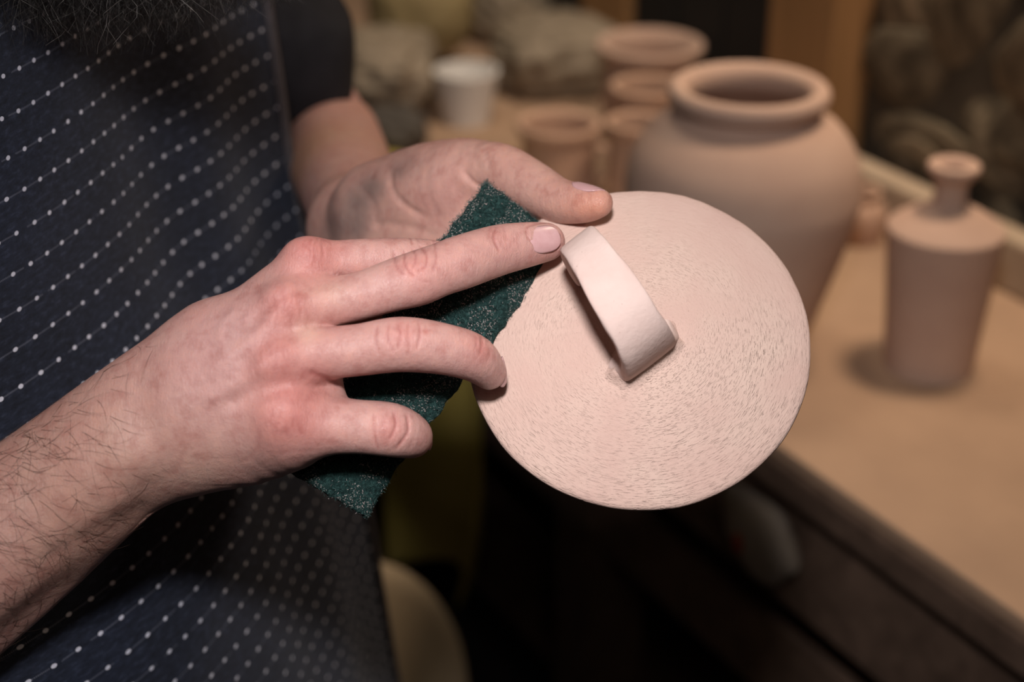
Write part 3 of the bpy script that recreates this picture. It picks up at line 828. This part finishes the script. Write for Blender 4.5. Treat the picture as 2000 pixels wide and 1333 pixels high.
topg = np.array([[padpoint(i, v, True) for v in vs] for i in range(npd)]); botg = np.array([[padpoint(i, v, False) for v in vs] for i in range(npd)])
jit = RNG.normal(0, .00032, topg.shape); topg += jit; botg += RNG.normal(0, .0003, botg.shape)
PV = np.concatenate([topg.reshape(-1, 3), botg.reshape(-1, 3)])
I = np.arange(npd * NW).reshape(npd, NW); J = I + npd * NW
Q = [np.stack([I[:-1, :-1], I[1:, :-1], I[1:, 1:], I[:-1, 1:]], -1).reshape(-1, 4), np.stack([J[:-1, :-1], J[:-1, 1:], J[1:, 1:], J[1:, :-1]], -1).reshape(-1, 4)]
bi = np.concatenate([I[0, :-1], I[:-1, -1], I[-1, :0:-1], I[:0:-1, 0]]); bo = bi + npd * NW
Q.append(np.stack([bi, np.roll(bi, -1), np.roll(bo, -1), bo], -1))
pme = np_mesh('scouring_pad', cam2world(PV), np.concatenate(Q))
bm = bmesh.new(); bm.from_mesh(pme); bmesh.ops.recalc_face_normals(bm, faces=bm.faces); bm.to_mesh(pme); bm.free()
pad = link('scouring_pad', pme, M['pad'])
tag(pad, 'dark green abrasive scouring pad dusted with clay under the fingers', 'scouring pad')
md = pad.modifiers.new('s', 'SUBSURF'); md.levels = md.render_levels = 1
nf = 15000
fi = RNG.uniform(0, npd - 1.001, nf); fv_ = RNG.uniform(0, NW - 1.001, nf)
edge_m = RNG.random(nf) < .22
fv_[edge_m] = np.where(RNG.random(edge_m.sum()) < .5, RNG.uniform(0, 1.2, edge_m.sum()), NW - 1 - RNG.uniform(.001, 1.2, edge_m.sum()))
e2 = RNG.random(nf) < .07; fi[e2] = np.where(RNG.random(e2.sum()) < .5, RNG.uniform(0, 2, e2.sum()), npd - 1.001 - RNG.uniform(0, 2, e2.sum()))
tq = RNG.random(nf)[:, None] * np.where(edge_m | e2, 1.0, .03)[:, None]
pt = topg[fi.astype(int), fv_.astype(int)] * (1 - tq) + botg[fi.astype(int), fv_.astype(int)] * tq + RNG.normal(0, .0005, (nf, 3))
dr = RNG.normal(0, 1, (nf, 3)); dr[:, 2] = -np.abs(dr[:, 2]) * .45; dr /= np.linalg.norm(dr, axis=1, keepdims=True)
sd = np.cross(dr, RNG.normal(0, 1, (nf, 3))); sd /= np.linalg.norm(sd, axis=1, keepdims=True)
fcol = RNG.random(nf) ** 1.15; L = RNG.uniform(.0009, .0026, nf) * np.where(fcol > .82, .45, 1); cv = RNG.normal(0, .7, nf); ts = np.linspace(-.5, .5, 5)
paths = np.stack([pt + dr * (t_ * L)[:, None] + sd * (cv * L * (t_ * t_ - .1))[:, None] for t_ in ts], 1)
fibres = tubes('fibre', cam2world(paths), RNG.uniform(.00005, .00011, nf), M['fibre'], pad, fcol)

# ------------------------------------------------------------------ room: back wall along the bench, floor, other walls
U = np.array([.497, -.868, 0]); NB = np.array([.868, .497, 0])       # along the bench (towards the viewer's right), and into the wall
def bench(a, n, z): return Vector(U * a + NB * n + np.array([0, 0, z]))
bench_rot = Matrix((U, NB, (0, 0, 1))).transposed()
def bench_box(name, a0, a1, n0, n1, z0, z1, mat, parent=None, bev=.002):
    o = bm_obj(name, box_bm(a0, a1, n0, n1, z0, z1, bev), mat, parent, smooth=False)
    if parent is None: o.matrix_world = bench_rot.to_4x4()
    return o
def struct(o): o['kind'] = 'structure'; return o
TZ = .78
WN = 1.10
A0, A1 = -3.3, 1.7
struct(bench_box('floor', A0, A1, -2.0, WN + .1, -.06, 0, M['floor'], bev=0))
wall_back = struct(bench_box('wall_back', A0, A1, WN, WN + .12, 0, 2.6, M['wall'], bev=0))
struct(bench_box('wall_front', A0, A1, -2.1, -2.0, 0, 2.6, M['plaster'], bev=0))
struct(bench_box('wall_left', A0 - .1, A0, -2.1, WN + .1, 0, 2.6, M['plaster'], bev=0))
struct(bench_box('wall_right', A1, A1 + .1, -2.1, WN + .1, 0, 2.6, M['plaster'], bev=0))
struct(bench_box('ceiling', A0 - .1, A1 + .1, -2.1, WN + .1, 2.6, 2.7, M['plaster'], bev=0))
def wall_a(px, py, n):                       # where a line of sight meets the plane n
    yu = (666.5 - py) / F
    d = np.array([(px - 1000) / F, CP + SP * yu, -SP + CP * yu])
    p = d * (n / (d @ NB)); return float(p @ U), float(CZ + p[2])
aR0, aR1 = wall_a(1497, 70, WN - .05)[0], wall_a(1628, 70, WN - .05)[0]
aL0, aL1 = wall_a(1132, 30, WN - .05)[0], wall_a(1222, 30, WN - .05)[0]
struct(bench_box('trim_1', aR0, aR1, WN - .05, WN + .01, .3, 2.6, M['post'], bev=.004))
struct(bench_box('trim_2', aL0, aL1, WN - .05, WN + .01, .3, 2.6, M['post'], bev=.004))
door = struct(bench_box('door_1', aL1, aR0, WN - .03, WN + .005, .3, 2.55, M['panel'], bev=.002))
for k in range(3):
    w_ = (aR0 - aL1) / 3
    bench_box('plank', aL1 + k * w_ + .003, aL1 + (k + 1) * w_ - .003, WN - .040, WN - .029, .3, 2.55, M['panel'], door, .003)
# rubble stones right of the post and along the rest of the wall
smesh = []
for k in range(6):
    bm = bmesh.new(); bmesh.ops.create_icosphere(bm, subdivisions=2, radius=1)
    rs = random.Random(k); off = [Vector((rs.uniform(-1, 1), rs.uniform(-1, 1), rs.uniform(-1, 1))).normalized() for _ in range(9)]
    for v in bm.verts:
        d_ = v.co.normalized()
        v.co = d_ * (1 + sum(.10 * max(0, d_.dot(o)) ** 3 * (1 if i % 2 else -1) for i, o in enumerate(off)))
        for o in off[:5]:
            ex_ = v.co.dot(o) - .80
            if ex_ > 0: v.co -= o * ex_ * .85
    bmesh.ops.recalc_face_normals(bm, faces=bm.faces)
    me = bpy.data.meshes.new('stone'); bm.to_mesh(me); bm.free(); me.materials.append(M['stone'])
    me.polygons.foreach_set('use_smooth', np.ones(len(me.polygons), bool)); smesh.append(me)
rs = random.Random(3); z = .70; row = 0
while z < 1.32:
    hgt = rs.uniform(.035, .075); a = aR1 + .005 + rs.uniform(0, .03)
    while a < .05:
        wd = rs.uniform(.035, .15)
        o = bpy.data.objects.new('stone', rs.choice(smesh)); COL.objects.link(o); o.parent = wall_back
        o.location = (a + wd / 2, WN + .002, z + hgt / 2 + rs.uniform(-.02, .02))
        o.scale = (wd * .7, rs.uniform(.005, .012), hgt * .9); o.rotation_euler = (rs.uniform(-.3, .3), rs.uniform(-.6, .6), rs.uniform(-.3, .3))
        a += wd * rs.uniform(.98, 1.12)
    z += hgt * 1.04

# ------------------------------------------------------------------ the bench
table = empty('work_bench', bench(-.6, .86, 0)); tag(table, 'long narrow dusty workbench with dark wood front running along the wall', 'table')
table.rotation_euler = bench_rot.to_euler()
bpy.context.view_layer.update()
def tb(name, a0, a1, n0, n1, z0, z1, mat, bev=.003):
    o = bm_obj(name, box_bm(a0 + .6, a1 + .6, n0 - .86, n1 - .86, z0, z1, bev), mat, table, smooth=False); return o
BA0, BA1 = -2.6, 0.3
tb('tabletop', BA0, BA1, .694, 1.075, TZ - .012, TZ, M['table_top'], .002)
tb('front_edge', BA0, BA1, .690, .760, TZ - .040, TZ - .0125, M['table_front'])
tb('front_board', BA0, BA1, .708, .735, TZ - .150, TZ - .042, M['table_front'])
tb('lower_rail', BA0, BA1, .745, .775, TZ - .300, TZ - .215, M['table_front'])
struct(bench_box('back_rail', BA0, BA1, 1.042, 1.072, TZ + .0005, TZ + .052, M['table_lip'], bev=.004))  # the bench's back rail, kept as a separate object
for a in (BA0 + .05, -1.2, BA1 - .12):
    tb('leg', a, a + .07, .74, .81, 0, TZ - .042, M['table_front']); tb('leg', a, a + .07, .98, 1.04, 0, TZ - .012, M['table_front'])
tb('lower_shelf', BA0, BA1, .775, 1.06, .22, .245, M['table_front'])

# ------------------------------------------------------------------ pots on the bench
def pot(name, prof, loc, mat, label, cat, n=96, wob=.0015, sub=5, group=None, seed=1):
    bm = lathe(smooth_profile(prof, sub), n, wob, seed)
    o = bm_obj(name, bm, mat); o.location = loc
    tag(o, label, cat, group); return o
jl = on_z(1428, 683, TZ)
pot('clay_jar', [(0, .0), (.050, .0), (.056, .003), (.066, .035), (.082, .085), (.0935, .13), (.0945, .150), (.089, .173), (.074, .194), (.058, .203), (.0525, .207), (.0545, .2105), (.061, .213), (.0635, .2185), (.0625, .224), (.058, .2275), (.052, .226), (.0475, .2205), (.047, .212), (.052, .204), (.070, .188), (.084, .165), (.088, .14), (.078, .085), (.058, .02), (0, .012)],
    jl, M['clay_pot'], 'large round-bellied unfired clay jar with thick rolled rim', 'jar', 128).scale.z = 1.03
bl = on_z(1812, 713, TZ)
pot('clay_bottle', [(0, 0), (.034, 0), (.0365, .002), (.0385, .03), (.042, .075), (.0460, .118), (.0468, .1255), (.0445, .1295), (.030, .1395), (.018, .1455), (.0140, .150), (.0128, .160), (.0135, .168), (.0185, .174), (.0205, .178), (.0200, .182), (.0165, .1835), (.0125, .1815), (.0095, .176), (.009, .15), (.02, .135), (.040, .115), (.034, .02), (0, .01)],
    bl, M['clay_pot'], 'small clay bottle with narrow flared neck and sloping shoulder', 'bottle', 96).scale.z = .975
def cup_prof(r, h, tr=.004, base=.8):
    return [(0, 0), (r * base * .95, 0), (r * base, .002), (r * (base + 1) / 2, h * .5), (r, h * .95), (r * .995, h), (r - tr, h), (r - tr * 1.1, h * .95), (r * (base + 1) / 2 - tr, h * .5), (r * base - tr, .008), (0, .006)]
mg = on_z(1090, 365, TZ)
mug = pot('clay_mug', [(0, 0), (.037, 0), (.039, .003), (.0385, .04), (.0395, .060), (.0445, .064), (.0445, .071), (.041, .073), (.036, .070), (.0345, .062), (.034, .03), (.034, .008), (0, .007)], mg, M['clay_cup'], 'brown clay mug with side handle and thick rim behind the thumb', 'mug')
bm = bmesh.new(); prev = None
for i in range(17):
    ph = -1.35 + 2.7 * i / 16; c = Vector((.036 + .021 * math.cos(ph), 0, .032 + .021 * math.sin(ph))); rad = Vector((math.cos(ph), 0, math.sin(ph)))
    ring = [bm.verts.new(c + rad * .0035 * math.cos(q) + Vector((0, .007 * math.sin(q), 0))) for q in [2 * math.pi * j / 10 for j in range(10)]]
    if prev:
        for j in range(10): bm.faces.new((prev[j], prev[(j + 1) % 10], ring[(j + 1) % 10], ring[j]))
    prev = ring
h_ = bm_obj('handle', bm, M['clay_cup'], mug); h_.rotation_euler.z = -.35
c2 = P(1243, 238, 1.588); c2.z = TZ
pot('clay_cup', [(0, 0), (.026, 0), (.027, .003), (.027, .07), (.028, .085), (.0315, .089), (.0315, .094), (.029, .096), (.0245, .094), (.023, .085), (.023, .01), (0, .008)], c2, M['clay_cup'], 'narrow brown clay cup half hidden by the big jar', 'cup')
c3 = P(1262, 168, 1.665); c3.z = TZ
pot('clay_pot', [(0, 0), (.030, 0), (.032, .003), (.033, .08), (.034, .093), (.0375, .097), (.0375, .102), (.035, .104), (.030, .102), (.029, .09), (.028, .01), (0, .008)], c3, M['clay_cup'], 'tall brown clay pot directly in front of the flared vase', 'pot')
vz = P(1270, 82, 1.775); vz.z = TZ; VS = .82
pot('clay_vase', [(0, 0), (.044, 0), (.047, .004), (.052, .05), (.052, .09), (.050, .108), (.054, .118), (.0595, .126), (.0605, .132), (.0585, .136), (.053, .136), (.048, .128), (.045, .115), (.046, .09), (.044, .02), (0, .01)], vz, M['clay_pot'], 'pink clay vase with wide flared lip, farthest of the pots', 'vase').scale.z = .82
wc = on_z(912, 236, TZ)
pot('white_cup', cup_prof(.0375, .062, .0035, .72), wc, M['white_cup'], 'white cup on the far end of the workbench', 'cup')
sb = on_z(1672, 560, TZ); 
pot('clay_pot', [(0, 0), (.020, 0), (.022, .003), (.026, .02), (.024, .035), (.016, .043), (.018, .047), (.019, .05), (.017, .052), (.013, .05), (.013, .044), (.02, .03), (.018, .01), (0, .008)], sb + Vector(U * -.085 + NB * .075), M['clay_cup'], 'little brown clay pot between the big jar and the bottle', 'pot')

# clay bags and cloth at the far end
def lump(name, loc, size, mat, label, cat, seed, rot=0, amp=.19):
    bm = bmesh.new(); bmesh.ops.create_icosphere(bm, subdivisions=5, radius=1)
    rs = random.Random(seed); wv = [(Vector((rs.gauss(0, 1), rs.gauss(0, 1), rs.gauss(0, 1))) * rs.uniform(1.5, 6), rs.uniform(0, 6.28)) for _ in range(14)]
    for v in bm.verts:
        d_ = v.co.copy()
        k = 1 + amp * sum(abs(math.sin(d_.dot(w) + p)) - .6 for w, p in wv) / 4
        sq = [math.copysign(abs(c) ** .75, c) for c in d_]
        v.co = Vector((sq[0] * size[0], sq[1] * size[1], sq[2] * size[2])) * k
        v.co.z = max(v.co.z, -size[2] * .9)
    o = bm_obj(name, bm, mat); o.location = Vector(loc) + Vector((0, 0, size[2] * .9)); o.rotation_euler.z = rot
    tag(o, label, cat); return o
def at_z(px, d, z):
    p = P(px, 300, d); q = P(px, 310, d); # horizontal position along the line of sight at depth d
    return Vector((p.x, p.y, z))
b1 = on_z(1085, 205, TZ)
lump('clay_bag', (b1.x + .01, b1.y + .07, TZ), (.085, .065, .047), M['bag_tan'], 'crumpled tan plastic clay bag behind the mug and white cup', 'bag', 1, .3)
b2 = on_z(745, 290, TZ)
lump('clay_bag', (b2.x - .01, b2.y + .13, TZ), (.065, .07, .050), M['bag_tan'], 'crumpled tan clay bag beside the black sleeve', 'bag', 2, -.2)
b3 = on_z(790, 300, TZ)
lump('clay_bag', (b3.x - .015, b3.y + .02, TZ), (.040, .030, .024), M['bag_dark'], 'small dark grey bag lying in front of the tan bags', 'bag', 3)
b4 = P(822, 22, 1.98)
lump('plastic_sack', (b4.x, b4.y + .02, b4.z - .052), (.066, .055, .060), M['bag_olive'], 'smooth olive yellow sack on top of the far bags', 'sack', 4, 0, .04)
b5 = P(985, 110, 2.20)
lump('clay_bag', (b5.x, b5.y, TZ), (.060, .06, .046), M['bag_tan'], 'greyish clay bag between the yellow sack and the far vase', 'bag', 6, .8)

# olive cloth hanging over the bench front
NU, NV = 60, 50
a_l, zt = wall_a(700, 900, .675)[0], TZ + .004
a_r = wall_a(955, 1000, .675)[0]
CV = []
for j in range(NV):
    v = j / (NV - 1)
    for i in range(NU):
        u = i / (NU - 1)
        a = a_l + (a_r - a_l) * u + .010 * math.sin(7 * v + 2 * u)
        zb = .375 + .10 * (1 - u) ** 2 + .02 * math.sin(u * 9)
        L_ = zt - zb; s_ = v * (L_ + .07)
        fold = .032 * math.sin(u * 13 + v * 3.0) * min(1, v * 2) + .006 * math.sin(u * 31 - v * 3) * v
        if s_ < .07: n_, z_ = .720 - s_ + 0, zt + .002
        else: n_, z_ = .650 + fold * .9 - .012 * v, zt - (s_ - .07)
        CV.append(U * a + NB * n_ + np.array([0, 0, z_]))
I = np.arange(NU * NV).reshape(NV, NU)
Q = np.stack([I[:-1, :-1], I[1:, :-1], I[1:, 1:], I[:-1, 1:]], -1).reshape(-1, 4)
cloth = link('hanging_cloth', np_mesh('hanging_cloth', CV, Q), M['cloth'])
md = cloth.modifiers.new('t', 'SOLIDIFY'); md.thickness = .003
tag(cloth, 'olive yellow cloth hanging in folds from the bench front', 'cloth')

# beige packet with a red patch against the bench front
pk_a, pk_z = wall_a(1482, 1045, .69)
bm = bmesh.new(); bmesh.ops.create_icosphere(bm, subdivisions=4, radius=1)
for v in bm.verts:
    d_ = v.co.copy(); v.co = Vector((d_.x * .046 * (1 + .08 * math.sin(5 * d_.z)), d_.y * .016, d_.z * .034 * (1 + .1 * math.sin(4 * d_.x))))
packet = bm_obj('beige_packet', bm, M['packet'])
packet.matrix_world = Matrix.Translation(bench(pk_a, .690, pk_z)) @ bench_rot.to_4x4() @ Matrix.Rotation(.25, 4, 'Y')
tag(packet, 'small beige packet with a red patch hanging below the bench edge', 'packet')
bm = bmesh.new(); bmesh.ops.create_icosphere(bm, subdivisions=3, radius=1)
for v in bm.verts: v.co = Vector((-.004 + v.co.x * .008, -.0135 + v.co.y * .005, -.008 + v.co.z * .011))
rp = bm_obj('red_patch', bm, M['red'], packet); rp['label'] = 'small dull red patch'

# round plaster bat standing on edge beyond the apron
bc = P(680, 1425, 1.42)
bm = lathe([(0, .008), (.13, .008), (.148, .007), (.150, .004), (.150, -.004), (.148, -.007), (0, -.008)], 96, .002, 2)
bat = bm_obj('plaster_bat', bm, M['bat'])
nrm = (Vector((0, 0, CZ)) - bc).normalized() @ Matrix.Rotation(0, 3, 'Z')
side_n = Vector((.74, -.60, .32)).normalized()
bat.matrix_world = Matrix.Translation(bc) @ side_n.to_track_quat('Z', 'Y').to_matrix().to_4x4()
tag(bat, 'round cream plaster bat standing on edge behind the apron hem', 'bat')
